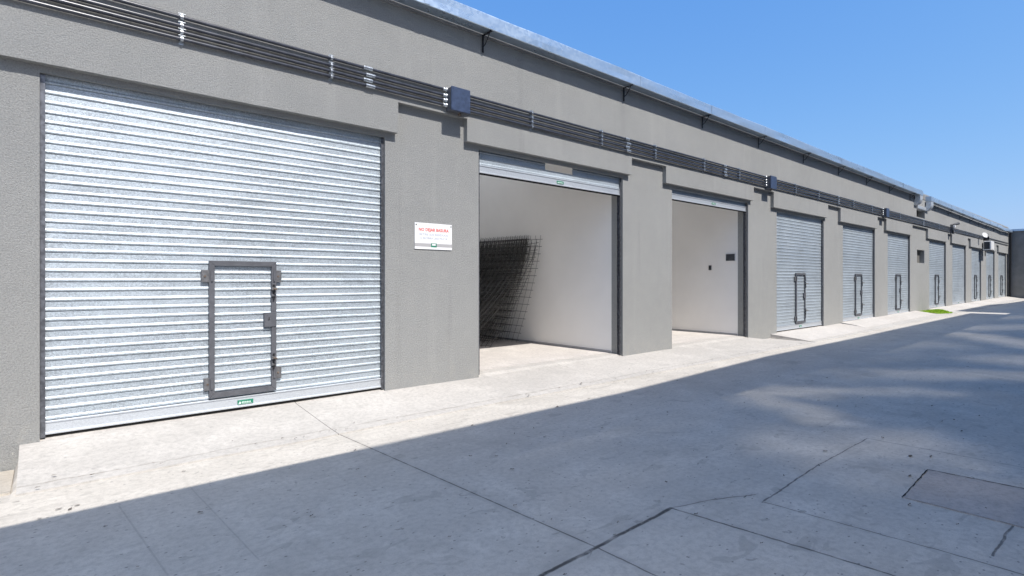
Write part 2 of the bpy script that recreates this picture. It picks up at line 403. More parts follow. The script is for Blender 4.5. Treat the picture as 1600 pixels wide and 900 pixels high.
# repair patch let into the lane
m = MB(); pv = [(4.352, -.9), (5.25, -.9), (5.12, 1.062), (4.345, 1.04)]
m.add([(x, y, .004) for x, y in pv]+[(x, y, -.02) for x, y in pv], [(0, 1, 2, 3), (3, 2, 6, 7), (1, 0, 4, 5), (2, 1, 5, 6), (0, 3, 7, 4)])
tag(m.build('concrete_patch', M['patch']), kind='structure')
m = MB()
def crack(pts, w, z=.0065):
    L = []; Rr = []
    rnd = random.Random(int(pts[0][0]*1000))
    fine = []
    for a, b in zip(pts, pts[1:]):
        n = max(2, int(math.dist(a, b)/.03))
        fine += [(a[0]+(b[0]-a[0])*i/n, a[1]+(b[1]-a[1])*i/n) for i in range(n)]
    fine.append(pts[-1])
    for i, (x, y) in enumerate(fine):
        a = fine[max(0, i-1)]; b = fine[min(len(fine)-1, i+1)]; d = Vector((b[0]-a[0], b[1]-a[1])).normalized()
        ww = w*rnd.uniform(.35, 1.2)/2; jx = rnd.uniform(-.003, .003); jy = rnd.uniform(-.003, .003)
        L.append((x-d.y*ww+jx, y+d.x*ww+jy, z)); Rr.append((x+d.y*ww+jx, y-d.x*ww+jy, z))
    n = len(L); m.add(L+Rr, [(n+i, n+i+1, i+1, i) for i in range(n-1)])
crack([(4.345, -.9), (4.345, 1.05)], .004); crack([(4.345, 1.045), (4.7, 1.055), (5.12, 1.068)], .009); crack([(5.12, 1.068), (5.25, -.9)], .012)
tag(m.build('patch_joint', M['rubber']), kind='structure')

# ------------------------------------------------------------------ the storage building
BLD = thing('storage_building', (0, 6, 0), 'long low grey stuccoed storage building with a row of roller shutters', 'building')
m = MB()
edges = [X0]
for a, b in zip(XL, XR): edges += [a, b]
edges.append(X1)
for i in range(0, len(edges), 2):
    a, b = edges[i], edges[i+1]
    if 25 < a < 27:                       # the pier with the square opening
        hx0, hx1, hz0, hz1 = 27.05, 28.2, 2.14, 2.68
        m.box(a, hx0, 6.0, 6.25, -.3, LEDGE); m.box(hx1, b, 6.0, 6.25, -.3, LEDGE)
        m.box(hx0, hx1, 6.0, 6.25, -.3, hz0); m.box(hx0, hx1, 6.0, 6.25, hz1, LEDGE)
    else: m.box(a, b, 6.0, 6.25, -.3, LEDGE)
for a, b, h in zip(XL, XR, HB):
    m.box(a, b, 6.0, 6.024, h-.058, LEDGE)                                      # lintel over the opening
ux0, ux1, uz0, uz1 = 26.62, 27.9, 3.98, 4.42
m.box(X0, ux0, 5.92, 6.25, LEDGE, TOP); m.box(ux1, X1, 5.92, 6.25, LEDGE, TOP)
m.box(ux0, ux1, 5.92, 6.25, LEDGE, uz0); m.box(ux0, ux1, 5.92, 6.25, uz1, TOP)
m.build('front_wall', M['stucco'], BLD)
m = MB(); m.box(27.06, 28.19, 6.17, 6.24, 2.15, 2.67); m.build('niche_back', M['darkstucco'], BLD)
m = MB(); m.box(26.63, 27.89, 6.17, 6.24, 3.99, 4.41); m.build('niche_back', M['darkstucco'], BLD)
def rough_box(x0, x1, y0, y1, z0, z1, rnd):
    """header box: its lower front edge a little ragged, as the plasterer left it"""
    m = MB(); n = max(4, int((x1-x0)/.06)); top0 = []; top1 = []; e0 = []; e1 = []
    for i in range(n+1):
        x = x0+(x1-x0)*i/n
        top0.append((x, y0, z1)); top1.append((x, y1, z1))
        e0.append((x, y0+rnd.uniform(0, .0015), z0+rnd.uniform(-.0012, .0015))); e1.append((x, y1, z0))
    k = n+1; v = top0+e0+e1
    f = [(i, k+i, k+i+1, i+1) for i in range(n)]+[(k+i, 2*k+i, 2*k+i+1, k+i+1) for i in range(n)]
    m.add(v, f)
    m.add([top0[0], e0[0], e1[0], top1[0]], [(0, 3, 2, 1)]); m.add([top0[-1], e0[-1], e1[-1], top1[-1]], [(0, 1, 2, 3)])
    return m
rnd = random.Random(4)
HX = [(-.27, 3.315), (4.35, 7.955), (9.02, 12.60), (13.65, 17.2), (18.2, 21.7), (22.68, 26.05), (28.42, 32.0), (32.9, 36.5), (37.2, 40.8), (41.6, 45.0), (45.8, 49.5)]
for (a, b), h in zip(HX, HB):
    rough_box(a, b, 5.92, 5.9995, h+.001, LEDGE, rnd).build('lintel_box', M['stucco'], BLD)
m = MB()
m.box(X0, X0+.25, 6.25, 18, -.3, TOP); m.box(X1-.25, X1, 6.25, 18, -.3, TOP); m.box(X0, X1, 18, 18.25, -.3, TOP)
m.build('outer_wall', M['stucco'], BLD)
m = MB()
RX = [X0, XL[1]+.3, XR[1]-.3, XL[2]+.3, XR[2]-.3, X1]
m.box(X0, X1, 5.921, 8.2, TOP+.001, TOP+.06); m.box(X0, X1, 13.0, 18.2, TOP+.001, TOP+.06)
for k in (0, 2, 4): m.box(RX[k], RX[k+1], 8.2, 13.0, TOP+.001, TOP+.06)
m.build('roof', M['roof'], BLD)
m = MB(); m.box(X0, X1, 5.905, 5.919, 4.76, 4.955); m.build('roof_flashing', M['endw'], BLD)
# interiors of the two open stores
for i in (1, 2):
    a, b = XL[i], XR[i]
    m = MB(); m.box(b, b+.14, 6.2505, 14.0, .0, 4.75); m.build('partition_wall', M['white'], BLD)
    m = MB(); m.box(a-.36, a-.22, 6.2505, 14.0, .0, 4.75); m.build('partition_wall', M['white'], BLD)
    m = MB(); m.box(a-.22, b, 13.86, 14.0, 0, 4.75); m.build('back_wall', M['white'], BLD)
    m = MB(); q0, q1 = a+.3, b-.3; m.box(a-.36, b+.14, 6.2505, 8.2, 4.75, 4.85); m.box(a-.36, b+.14, 13.0, 14.0, 4.75, 4.85); m.box(a-.36, q0, 8.2, 13.0, 4.75, 4.85); m.box(q1, b+.14, 8.2, 13.0, 4.75, 4.85); m.build('ceiling', M['white'], BLD)
    m = MB(); m.box(q0+.002, q1-.002, 8.202, 12.998, 4.80, 4.84); m.build('added_skylight', M['milky'], BLD)  # unseen skylight added to brighten the store inside
    m = MB(); m.box(a-.22, b, 6.302, 13.86, -.05, .136); m.build('store_floor', M['floor'], BLD)
    m = MB(); m.box(b-.012, b-.001, 6.26, 13.8, .137, .175); m.build('skirting', M['signg'], BLD)

# ------------------------------------------------------------------ roller shutters
PITCH = .0835
PROF = [(0, -.007), (.022, -.007), (.05, .003), (.10, .0075), (.19, .0095), (.28, .0080), (.36, .0045), (.41, .0025), (.975, .0020), (1.0, -.007)]
def slats(m, x0, x1, z0, z1, y, out=0.0, phase=0.0, jit=0):
    k0 = math.floor((z0-phase)/PITCH); pts = []
    k = k0
    while phase+k*PITCH < z1:
        for f, d in PROF[:-1]:
            z = phase+(k+f)*PITCH
            if z0 <= z <= z1: pts.append((y-d-out, z))
        k += 1
    if pts[0][1] > z0+1e-4: pts.insert(0, (pts[0][0], z0))
    if pts[-1][1] < z1-1e-4: pts.append((pts[-1][0], z1))
    nx = max(1, int((x1-x0)/.45)); v = []; rr = random.Random(jit)
    for i in range(nx+1):
        x = x0+(x1-x0)*i/nx
        v += [(x, yy+(.0030*math.sin(x*1.7+z*1.1)*math.sin(z*2.3+x)+.0012*math.sin(x*5.3+z*7.0)+rr.uniform(-.0007, .0007)), z) for yy, z in pts]
    n = len(pts)
    m.add(v, [(i*n+j, (i+1)*n+j, (i+1)*n+j+1, i*n+j+1) for i in range(nx) for j in range(n-1)])
YS = 6.062
def nameplate(par, x, z):
    m = MB(); y = YS-.024
    m.cbox(x-.075, x+.075, y-.003, YS-.017, z-.022, z+.022, .002, 0)
    m.add([(x-.068, y-.0042, z-.016), (x-.046, y-.0042, z-.016), (x-.040, y-.0042, z), (x-.055, y-.0042, z+.012)], [(0, 1, 2, 3)], 1)
    rr = random.Random(5); xx = x-.034
    for _ in range(7):
        w = rr.uniform(.006, .010); m.box(xx, xx+w, y-.0048, y-.003, z-.009, z+.009*rr.uniform(.4, 1), 1); xx += w+.004
    m.box(x-.036, x+.06, y-.0048, y-.003, z-.017, z-.0145, 1)
    m.build('nameplate', [M['green'], M['pale']], par)
def shutter(x0, W, zb, hb, wicket=True, notch=None, label=None):
    par = None
    m = MB(); x1 = x0+W; zt = hb+.20
    zc = zb+.125
    if notch:
        na, nb, nz = notch
        slats(m, x0+.01, x1-.01, zc, nz, YS, phase=zc); slats(m, x0+.01, na, nz, zt, YS, phase=zc); slats(m, nb, x1-.01, nz, zt, YS, phase=zc)
    else: slats(m, x0+.01, x1-.01, zc, zt, YS, phase=zc, jit=int(x0*10))
    o = m.build('roller_shutter', M['galv'], BLD, (x0, YS, zb))
    if label: o['label'] = label
    par = o
    m = MB()
    for a, b, y0, y1 in ((.012, .022, .010, .0), (.022, .108, .012, .0), (.108, .1245, .020, .0)):
        m.cbox(x0+.012, x1-.012, YS-y0-.006, YS-y1+.004, zb+a, zb+b, .003)
    m.cbox(x0+.012, x1-.012, YS-.030, YS+.004, zb+.012, zb+.030, .003)
    m.build('bottom_bar', M['bar'], par)
    m = MB(); m.box(x0+.014, x1-.014, YS-.012, YS+.01, zb-.006, zb+.0118); m.build('rubber_seal', M['rubber'], par)
    for xa, s in ((x0, 1), (x1, -1)):
        m = MB(); z0 = SILL-.01 if not notch else SILL-.005
        xs = sorted((xa+.002*s, xa+.036*s)); z1 = hb-.06
        m.box(xs[0], xs[1], YS-.034, YS-.027, z0, z1); m.box(xs[0], xs[1], YS+.03, YS+.037, z0, z1)
        ww = sorted((xa+.002*s, xa+.008*s)); m.box(ww[0], ww[1], YS-.027, YS+.03, z0, z1)
        m.build('guide_rail', M['rail'], par)
    nameplate(par, x0+(1.60 if not notch else 1.655), zb+.062)
    if wicket:
        a, b, c, d = x0+1.263, x0+1.90, .281, 1.638
        yf = YS-.044; y1 = YS-.008; t = .049
        m = MB()
        # mitred angle-iron frame
        def bar(o0, o1, i1, i0):
            q = [o0, o1, i1, i0]
            m.add([(x, yf, z) for x, z in q]+[(x, y1, z) for x, z in q], [(0, 1, 2, 3), (1, 0, 4, 5), (3, 2, 6, 7), (0, 3, 7, 4), (2, 1, 5, 6)])
        e = .0012
        bar((a+e, c), (b-e, c), (b-t-e, c+t), (a+t+e, c+t)); bar((b-e, d), (a+e, d), (a+t+e, d-t), (b-t-e, d-t))
        bar((a, d-e), (a, c+e), (a+t, c+t+e), (a+t, d-t-e)); bar((b, c+e), (b, d-e), (b-t, d-t-e), (b-t, c+t+e))
        m.build('wicket_frame', M['iron'], par)
        m = MB(); slats(m, a+t*.7, b-t*.7, c+t*.7, d-t*.7, YS, out=.012, phase=zc-.012, jit=3); m.build('wicket_panel', M['galv'], par)
        for xx, zz in ((a-.068, d-.215), (a-.045, c+.075), (b-.002, d-.215), (b-.002, c+.12)):
            m = MB(); m.cbox(xx, xx+.07 if xx < a else xx+.058, YS-.034, YS-.012, zz, zz+.125, .003, 0)
            bx = xx+(.012 if xx > a else .022)
            m.tube([(bx+.01, YS-.035, zz+.062), (bx+.01, YS-.041, zz+.062)], .010, 6, 1)
            hx = a+.024 if xx < a else b-.02
            m.box(hx-.012, hx+.008, yf-.012, yf-.0005, zz+.01, zz+.115, 2)
            m.build('hinge_plate', [M['plate'], M['stain'], M['iron']], par)
        for zz, hz in ((d-.40, .055), (c+.23, .055)):
            m = MB(); hx = b-.03
            m.tube([(hx, yf-.011, zz), (hx, yf-.011, zz+.16)], .010, 8, 0)
            m.cbox(hx-.022, hx+.022, yf-.020, yf-.001, zz+.10, zz+.135, .003, 1); m.cbox(hx-.022, hx+.022, yf-.020, yf-.001, zz+.035, zz+.06, .003, 1)
            m.tube([(hx, yf-.012, zz+.115), (hx, yf-.062, zz+.115), (hx+.018, yf-.070, zz+.115)], .008, 8, 2)
            m.build('bolt', [M['black'], M['plate'], M['stain']], par)
        m = MB(); lx = b-t-.075
        m.cbox(lx, lx+.118, yf-.010, yf-.0008, .955, 1.105, .003, 0); m.cbox(lx, lx+.074, yf, y1, .957, 1.103, .002, 0)
        m.tube([(lx+.045, yf-.0105, 1.04), (lx+.045, yf-.016, 1.04)], .012, 10, 1); m.box(lx+.041, lx+.049, yf-.0185, yf-.0163, 1.03, 1.055, 2)
        m.build('lock_plate', [M['iron'], M['plate'], M['black']], par)
    return o
first = shutter(XL[0], XR[0]-XL[0], SILL, HB[0], True)
first['label'] = 'nearest closed shutter with a small framed wicket door'
shutter(XL[1], XR[1]-XL[1], 2.925, HB[1], False, (5.945, 6.565, 3.150), 'shutter rolled nearly all the way up, with a cut-out at its top')
shutter(XL[2], XR[2]-XL[2], 3.02, HB[2], False, (10.69, 11.31, 3.245), 'shutter rolled up to a narrow strip with a cut-out at its top')
W0 = XR[0]-XL[0]
no_wicket = shutter(XL[7], XR[7]-XL[7], SILL+g(XL[7]), HB[7], False, label='closed shutter without a wicket door')
for i in (3, 4, 5, 6, 8, 9, 10):
    c = dup(first, BLD, (XL[i], YS-6, SILL+g(XL[i])))
    if 'label' in c: del c['label']
    c.scale.x = (XR[i]-XL[i])/W0; c.scale.z = 1.0-(.05+g(XL[i]))/3.1*.6

# ------------------------------------------------------------------ gutters with brackets and outlets
def gutter(x0, x1, zb0, zb1, label, brackets, sag=0.0):
    G = thing('rain_gutter', ((x0+x1)/2, 5.92, zb0), label, 'gutter', None)
    m = MB(); n = int((x1-x0)/.2); rr = random.Random(int(x0*7+3)); H = .190
    ph = [rr.uniform(0, 6) for _ in range(4)]; v = []
    for i in range(n+1):
        t = i/n; x = x0+(x1-x0)*t; z = zb0+(zb1-zb0)*t-sag*math.sin(math.pi*t)**2
        if sag: z -= .05*math.exp(-((t-.86)/.05)**2)
        by = .004*math.sin(x*1.9+ph[0])+.003*math.sin(x*5.1+ph[1])+rr.uniform(-.0012, .0012); top = .006*math.sin(x*.9+ph[2])+.003*math.sin(x*3.7+ph[3])
        v += [(x, 5.902, z+.012), (x, 5.71, z), (x, 5.70+by*.3, z+.006), (x, 5.70+by, z+H*.5), (x, 5.70+by*.5, z+H+top-.012), (x, 5.703, z+H+top), (x, 5.712, z+H+top), (x, 5.712, z+H+top-.015)]
    k = 8
    m.add(v, [(i*k+j, (i+1)*k+j, (i+1)*k+j+1, i*k+j+1) for i in range(n) for j in range(k-1)])
    for xe, i in ((x0, 0), (x1, n)):
        q = [v[i*k+j] for j in (0, 1, 2, 3, 4, 5)]+[(xe, 5.902, v[i*k][2]+H)]
        m.add(q, [tuple(range(7))])
    x = x0+1.3
    while x < x1-.4:                                                       # overlapped seams
        t = (x-x0)/(x1-x0); z = zb0+(zb1-zb0)*t-sag*math.sin(math.pi*t)**2
        m.box(x, x+.075, 5.694, 5.698, z+.008, z+H-.008); x += rr.choice((2.4, 2.45, 1.9))
    m.build('trough', M['fascia'], G)
    for xb in brackets:
        t = (xb-x0)/(x1-x0); z = zb0+(zb1-zb0)*t-sag*math.sin(math.pi*t)**2-.004
        b = MB()
        b.box(xb-.014, xb+.014, 5.896, 5.9045, z-.24, z-.002); b.box(xb-.014, xb+.014, 5.705, 5.896, z-.012, z-.003)
        pts = [(xb, 5.897, z-.17), (xb, 5.84, z-.135), (xb, 5.78, z-.06), (xb, 5.755, z-.012)]
        b.tube(pts, .007, 6)
        b.tube([(xb, 5.897, z-.215), (xb, 5.888, z-.215)], .010, 6)
        b.build('bracket', M['black'], G, (xb, 5.9, z))
    return G
br1 = [-3.1, -.55, 2.05, 4.60, 7.70, 10.29, 12.80, 15.39, 17.96, 20.49, 22.97, 25.6]
G1 = gutter(X0, 26.62, 4.795, 4.79, 'long straight galvanised gutter under the blue sky, on the near half of the roof edge', br1)
G2 = gutter(27.9, 49.55, 4.70, 4.61, 'sagging galvanised gutter on the far half of the roof edge', [29.5, 32.0, 34.4, 36.8, 39.2, 41.5, 43.8, 46.1, 48.3], .02)
def elbow(G, x, z0, w=.36):
    m = MB(); path = [(5.80, z0)]
    path += [(5.80, z0-.14)]
    for k in range(1, 9):
        a = k/8*math.pi/2; path.append((5.80+.17*(1-math.cos(a)), z0-.14-.17*math.sin(a)))
    path.append((6.12, z0-.31))
    m.sweep_rect([(y, z) for y, z in path], w, .17)
    o = m.build('outlet_elbow', M['duct'], G, (0, 0, 0))
    o.location = Vector((x, 0, 0))-Vector(G['_loc'])
elbow(G1, 26.42, 4.79, .38); elbow(G2, 28.12, 4.70, .40)
# the duct run between the two elbows, lying in the wall opening
m = MB(); m.cbox(26.63, 27.90, 5.87, 6.10, 4.43-.12, 4.43, .012); m.build('outlet_trough', M['duct'], G1)

# ------------------------------------------------------------------ conduits, couplings, clamps and boxes on the facade
PZ = [3.902, 3.824, 3.762, 3.700]; PY = 5.888; PR = .0178
NTH = ['topmost', 'second from the top', 'third from the top', 'lowest']
RUN = [(X0+.1, 3.99, 'left of the nearest junction box', 'over the nearest closed shutter and the sign'), (4.31, 13.16, '', ''), (13.50, 22.15, '', ''), (22.50, 32.7, '', ''), (32.7, 40.9, '', ''), (41.0, 49.4, '', '')]
RL = ['dark conduit left of the nearest junction box, {} of four', 'dark conduit between the first two junction boxes, {} of four', 'dark conduit between the second and third junction boxes, {} of four',
      'dark conduit from the far junction box to the camera, {} of four', 'dark conduit from the camera bracket to the air conditioner, {} of three', 'dark thin conduit beyond the white air conditioner, {} of two']
COUP = {0: [2.90], 1: [7.78, 11.18], 2: [17.9], 3: [27.5]}
for r, (a, b, _, _) in enumerate(RUN):
    idx = [0, 1, 2, 3] if r < 4 else ([0, 1, 2] if r == 4 else [0, 2])
    for q, k in enumerate(idx):
        z = PZ[k]; rr = random.Random(r*10+k)
        P = thing('conduit_pipe', (a, PY, z), RL[r].format(NTH[k] if len(idx) == 4 else ('topmost', 'middle' if len(idx) == 3 else 'lower', 'lowest')[q]), 'conduit', 'dark conduits running along the facade')
        m = MB(); n = max(4, int((b-a)/1.2)); p = rr.uniform(0, 6)
        amp = .0025 if r else .003
        m.tube([(a+(b-a)*i/n, PY+amp*.6*math.sin(i*1.3+p), z+(amp*math.sin(i*.9+p) if 0 < i < n else 0)) for i in range(n+1)], PR, 10)
        m.build('pipe', M['pipe'], P)
        for xc in COUP.get(r, []):
            c = MB(); xs = xc+.03*(k % 2)
            c.tube([(xs-.055, PY, z), (xs+.055, PY, z)], PR+.006, 10); c.tube([(xs-.035, PY-PR-.004, z), (xs-.035, PY-PR-.014, z)], .006, 6); c.tube([(xs+.035, PY-PR-.004, z), (xs+.035, PY-PR-.014, z)], .006, 6)
            c.build('coupling', M['clamp'], P)
        if r < 4:
            for xe, s in ((a, 1), (b, -1)):
                if xe < X0+1 or xe > 32: continue
                c = MB(); c.tube([(xe-.012*s, PY, z), (xe+.018*s, PY, z), (xe+.020*s, PY, z), (xe+.052*s, PY, z)], [PR+.010, PR+.010, PR+.005, PR+.005], 8)
                c.build('connector', M['clamp'], P)
clampers = [(-1.7, 'nearest strut clamp at the left edge'), (1.025, 'zinc strut clamp over the middle of the nearest closed shutter'), (2.466, 'zinc strut clamp over the right part of the nearest closed shutter'),
            (5.507, 'zinc strut clamp just right of the nearest junction box'), (7.09, 'zinc strut clamp over the right end of the first raised shutter'), (8.62, 'zinc strut clamp over the pier between the two open stores'),
            (10.34, 'zinc strut clamp over the left part of the second raised shutter'), (11.83, 'zinc strut clamp over the right part of the second raised shutter'),
            (14.86, 'zinc strut clamp just right of the second junction box'), (16.4, 'zinc strut clamp over the right part of the first far closed shutter'),
            (19.2, 'zinc strut clamp over the second far closed shutter'), (21.0, 'zinc strut clamp left of the third junction box'), (24.2, 'zinc strut clamp right of the third junction box'), (30.2, 'zinc strut clamp beyond the square wall opening'), (36.0, 'zinc strut clamp between the camera and the dish')]
for x, lab in clampers:
    if x < -1: lab = 'zinc strut clamp left of the nearest shutter'
    Cl = thing('strut_clamp', (x, 5.92, 3.66), lab, 'clamp', 'zinc clamps holding the conduits')
    m = MB(); m.box(x-.020, x+.020, 5.9155, 5.9195, 3.655, 3.95)
    m.build('strut', M['clamp'], Cl)
    for z in PZ[:3 if x > 32 else 4]:
        m = MB(); n = 8
        m.tube([(x-.012, PY, z), (x+.012, PY, z)], PR+.0045, 10)
        m.box(x-.009, x+.009, PY-.008, PY+.006, z+PR+.002, z+PR+.020); m.tube([(x-.030, PY-.004, z+PR+.013), (x+.030, PY-.004, z+PR+.013)], .0055, 6)
        m.tube([(x, PY-PR-.002, z), (x, PY-PR-.010, z)], .008, 6)
        m.build('pipe_strap', M['clamp'], Cl)
for x0, x1, lab in ((4.0, 4.30, 'large slate blue junction box beside the first raised shutter'), (13.17, 13.49, 'slate blue junction box over the pier beside the second raised shutter'), (22.16, 22.48, 'small-looking slate blue junction box beside the wider pier with the square opening')):
    B = thing('junction_box', ((x0+x1)/2, 5.92, 3.63), lab, 'junction box', 'slate blue junction boxes on the conduits')
    m = MB(); m.cbox(x0+.006, x1-.006, 5.80, 5.9195, 3.628, 3.925, .006); m.build('body', M['iron'], B)
    m = MB(); m.cbox(x0, x1, 5.778, 5.7995, 3.622, 3.931, .006)
    for xx in (x0+.025, x1-.025):
        for zz in (3.648, 3.905): m.tube([(xx, 5.778, zz), (xx, 5.774, zz)], .008, 6)
    m.build('lid', M['box'], B)
    m = MB(); m.tube([((x0+x1)/2+.03, 5.86, 3.628), ((x0+x1)/2+.03, 5.86, 3.60)], .022, 8); m.build('gland', M['stain'], B)

# ------------------------------------------------------------------ sign
SG = thing('notice_sign', (3.868, 6.0, 1.84), 'white notice with red lettering and a grey lower band on the pier', 'sign')
sx0, sx1, sz0, sz1 = 3.586, 4.150, 1.838, 2.172
m = MB(); m.cbox(sx0, sx1, 5.988, 5.997, sz0, sz1, .0015, 0)
m.box(sx0+.0005, sx1-.0005, 5.9868, 5.9884, sz0+.034, sz0+.076, 1)
xc = (sx0+sx1)/2
m.box(xc-.042, xc+.042, 5.9860, 5.9882, sz0+.030, sz0+.080, 2)
m.box(xc-.028, xc+.026, 5.9852, 5.9870, sz0+.050, sz0+.072, 0)
m.build('panel', [M['signw'], M['signg'], M['green']], SG)
m = MB(); text_into(m, 'NO DEJAR BASURA', xc, 5.9868, sz0+.232, .056, 0, .455, .0012); m.build('red_lettering', M['red'], SG)
m = MB(); text_into(m, 'RETIRE SUS RESIDUOS', xc, 5.9868, sz0+.176, .040, 0, .43); text_into(m, 'O RECIBIRÁ UNA MULTA', xc, 5.9868, sz0+.129, .040, 0, .41); m.build('grey_lettering', M['txt'], SG)
for x in (sx0+.02, sx1-.018):
    m = MB(); m.tube([(x, 5.989, sz1-.026), (x, 5.983, sz1-.026)], .008, 8); m.build('screw', M['black'], SG)

# ------------------------------------------------------------------ fittings inside the third store
P = thing('electrical_panel', (12.485, 6.42, 1.98), 'small dark distribution panel with a pale rim on the white store wall', 'panel')
m = MB(); m.cbox(12.462, 12.484, 6.295, 6.545, 1.885, 2.085, .004); m.build('rim', M['acw'], P)
m = MB(); m.cbox(12.452, 12.4615, 6.31, 6.53, 1.90, 2.06, .003); m.build('cover', M['acd'], P)
P = thing('wall_switch', (12.485, 6.95, 1.74), 'tiny dark switch box on the white store wall, below the panel', 'switch')
m = MB(); m.cbox(12.468, 12.484, 6.915, 6.985, 1.685, 1.80, .004); m.build('plate', M['acd'], P)
m = MB(); m.cbox(12.462, 12.4675, 6.932, 6.968, 1.72, 1.77, .002); m.build('rocker', M['black'], P)

# ------------------------------------------------------------------ steel mesh sheets leaning on the partition wall of the open store
def mesh_sheet_data():
    m = MB(); H = 2.15; L = 4.2; pitch = .15; nv = int(L/pitch)
    def curve(s, u=0.0):                          # s 0..1 up the sheet: (x offset out from the wall side, z)
        return (-(1-s)**1.55, s*H)
    N = 6
    for i in range(nv+1):
        y = .03+i*pitch
        m.tube([(curve(k/N)[0], y+.42*(1-k/N)**1.3, curve(k/N)[1]+(.03 if k == N else 0)) for k in range(N+1)], .0048, 4, caps=False)
    for j in range(15):
        s = .02+j/14*.955
        x, z = curve(s); q = .42*(1-s)**1.3; m.tube([(x-.006, q-.03, z), (x-.006, q+L*.5, z), (x-.006, q+L+.05, z)], .0044, 4, caps=False)
    return m
proto = None; rr = random.Random(11)
specs = [(.20, 8.50, 0.5), (.26, 8.06, 1.0)]
for i in range(14): specs.append((.36+.10*i+rr.uniform(-.03, .03), 8.44-.012*i+rr.uniform(-.10, .12), rr.uniform(-.8, 1.6)))
specs.append((1.55, 8.00, 1.0)); specs.append((.98, 7.84, -3.0))
for i, (out, y, tilt) in enumerate(specs):
    if i == 0:
        o = mesh_sheet_data().build('wire_mesh_sheet', M['wire']); proto = o
    else:
        o = proto.copy(); COL.objects.link(o)
    o.location = (7.785-.011*i, y, .145); o.scale = (out, 1, 1.0-.03*(out > 1)+rr.uniform(-.03, .03)); o.rotation_euler = (R(tilt), 0, R(rr.uniform(-.6, .6)))
    lab = 'dark steel mesh sheet packed in the middle of the leaning stack in the open store'
    if i == 1: lab = 'dark steel mesh sheet that sticks out past the stack against the white wall'
    if i == len(specs)-1: lab = 'steel mesh sheet whose foot stands nearest to the doorway of the open store'
    tag(o, lab, 'mesh sheet', 'steel mesh sheets leaning in the open store')

# ------------------------------------------------------------------ far fittings on the facade
Cm = thing('security_camera', (32.6, 5.92, 3.70), 'small camera on an upright bracket above the conduits, far along the facade', 'camera')
m = MB(); m.box(32.50, 32.56, 5.80, 5.9195, 3.62, 4.05); m.box(32.50, 32.74, 5.80, 5.84, 3.60, 3.78); m.build('bracket', M['plate'], Cm)
m = MB(); m.tube([(32.55, 5.80, 4.03), (32.68, 5.72, 4.07), (32.80, 5.66, 4.10)], [.05, .055, .06], 10); m.build('body', M['acd'], Cm)
m = MB(); m.cbox(32.40, 32.55, 5.72, 5.80, 3.90, 4.00, .008); m.build('box', M['acw'], Cm)
D = thing('satellite_dish', (39.5, 5.92, 3.80), 'small white dish on the far facade, left of the air conditioner', 'dish')
m = MB(); n = 16; v = [(0, 0, 0)]; f = []
c0 = Vector((39.35, 5.66, 3.90)); ax = Vector((-.55, -.75, .35)).normalized(); u = ax.orthogonal().normalized(); w = ax.cross(u)
rings = []
for k in range(1, 5):
    r = .155*k/4; rings.append([c0+ax*(r*r*.9)+(u*math.cos(2*math.pi*j/n)+w*math.sin(2*math.pi*j/n))*r for j in range(n)])
v = [c0]+[p for q in rings for p in q]
f = [(0, 1+j, 1+(j+1) % n) for j in range(n)]+[(1+k*n+j, 1+(k+1)*n+j, 1+(k+1)*n+(j+1) % n, 1+k*n+(j+1) % n) for k in range(3) for j in range(n)]
m.add(v, f, 0, True); v2 = [p-ax*.012 for p in v]; m.add(v2, [tuple(reversed(q)) for q in f], 0, True); m.build('reflector', M['acw'], D)
m = MB(); m.tube([c0-ax*.01, c0-ax*.12+Vector((0, .05, -.05)), (39.4, 5.919, 3.80)], .018, 8); m.tube([c0+w*.15, c0+ax*.22], .010, 6); m.build('arm', M['plate'], D)
A = thing('air_conditioner', (40.75, 5.92, 3.12), 'white air conditioner casing with a dark grille hung on the far facade', 'air conditioner')
ax0, ax1, ay0, ay1, az0, az1 = 40.3, 41.25, 5.52, 5.86, 3.12, 3.62
m = MB(); m.cbox(ax0, ax1, ay0, ay1, az0, az1, .015); m.build('casing', M['acw'], A)
m = MB(); m.box(ax0-.012, ax0-.001, ay0+.06, ay1-.03, az0+.05, az1-.05)
for k in range(9): m.box(ax0-.020, ax0-.0125, ay0+.06, ay1-.03, az0+.07+k*.045, az0+.085+k*.045)
m.build('side_grille', M['acd'], A)
m = MB(); m.box(ax0+.08, ax1-.3, ay0-.010, ay0-.001, az0+.05, az1-.05); m.build('front_grille', M['acw'], A)
m = MB()
for x in (ax0+.12, ax1-.12): m.box(x-.02, x+.02, ay0, 5.9195, az0-.035, az0-.001); m.box(x-.02, x+.02, 5.88, 5.9195, az0-.32, az0-.036)
m.build('bracket', M['iron'], A)
B = thing('control_box', (40.9, 5.92, 3.70), 'small dark open frame box above the white air conditioner', 'box')
m = MB()
for z in (3.70, 3.88): m.box(40.7, 41.1, 5.72, 5.9, z, z+.04)
m.box(40.7, 40.74, 5.72, 5.9, 3.74, 3.88); m.box(41.06, 41.1, 5.72, 5.9, 3.74, 3.88); m.build('frame', M['black'], B)
m = MB(); m.box(40.78, 41.02, 5.80, 5.9, 3.76, 3.86); m.build('core', M['plate'], B)

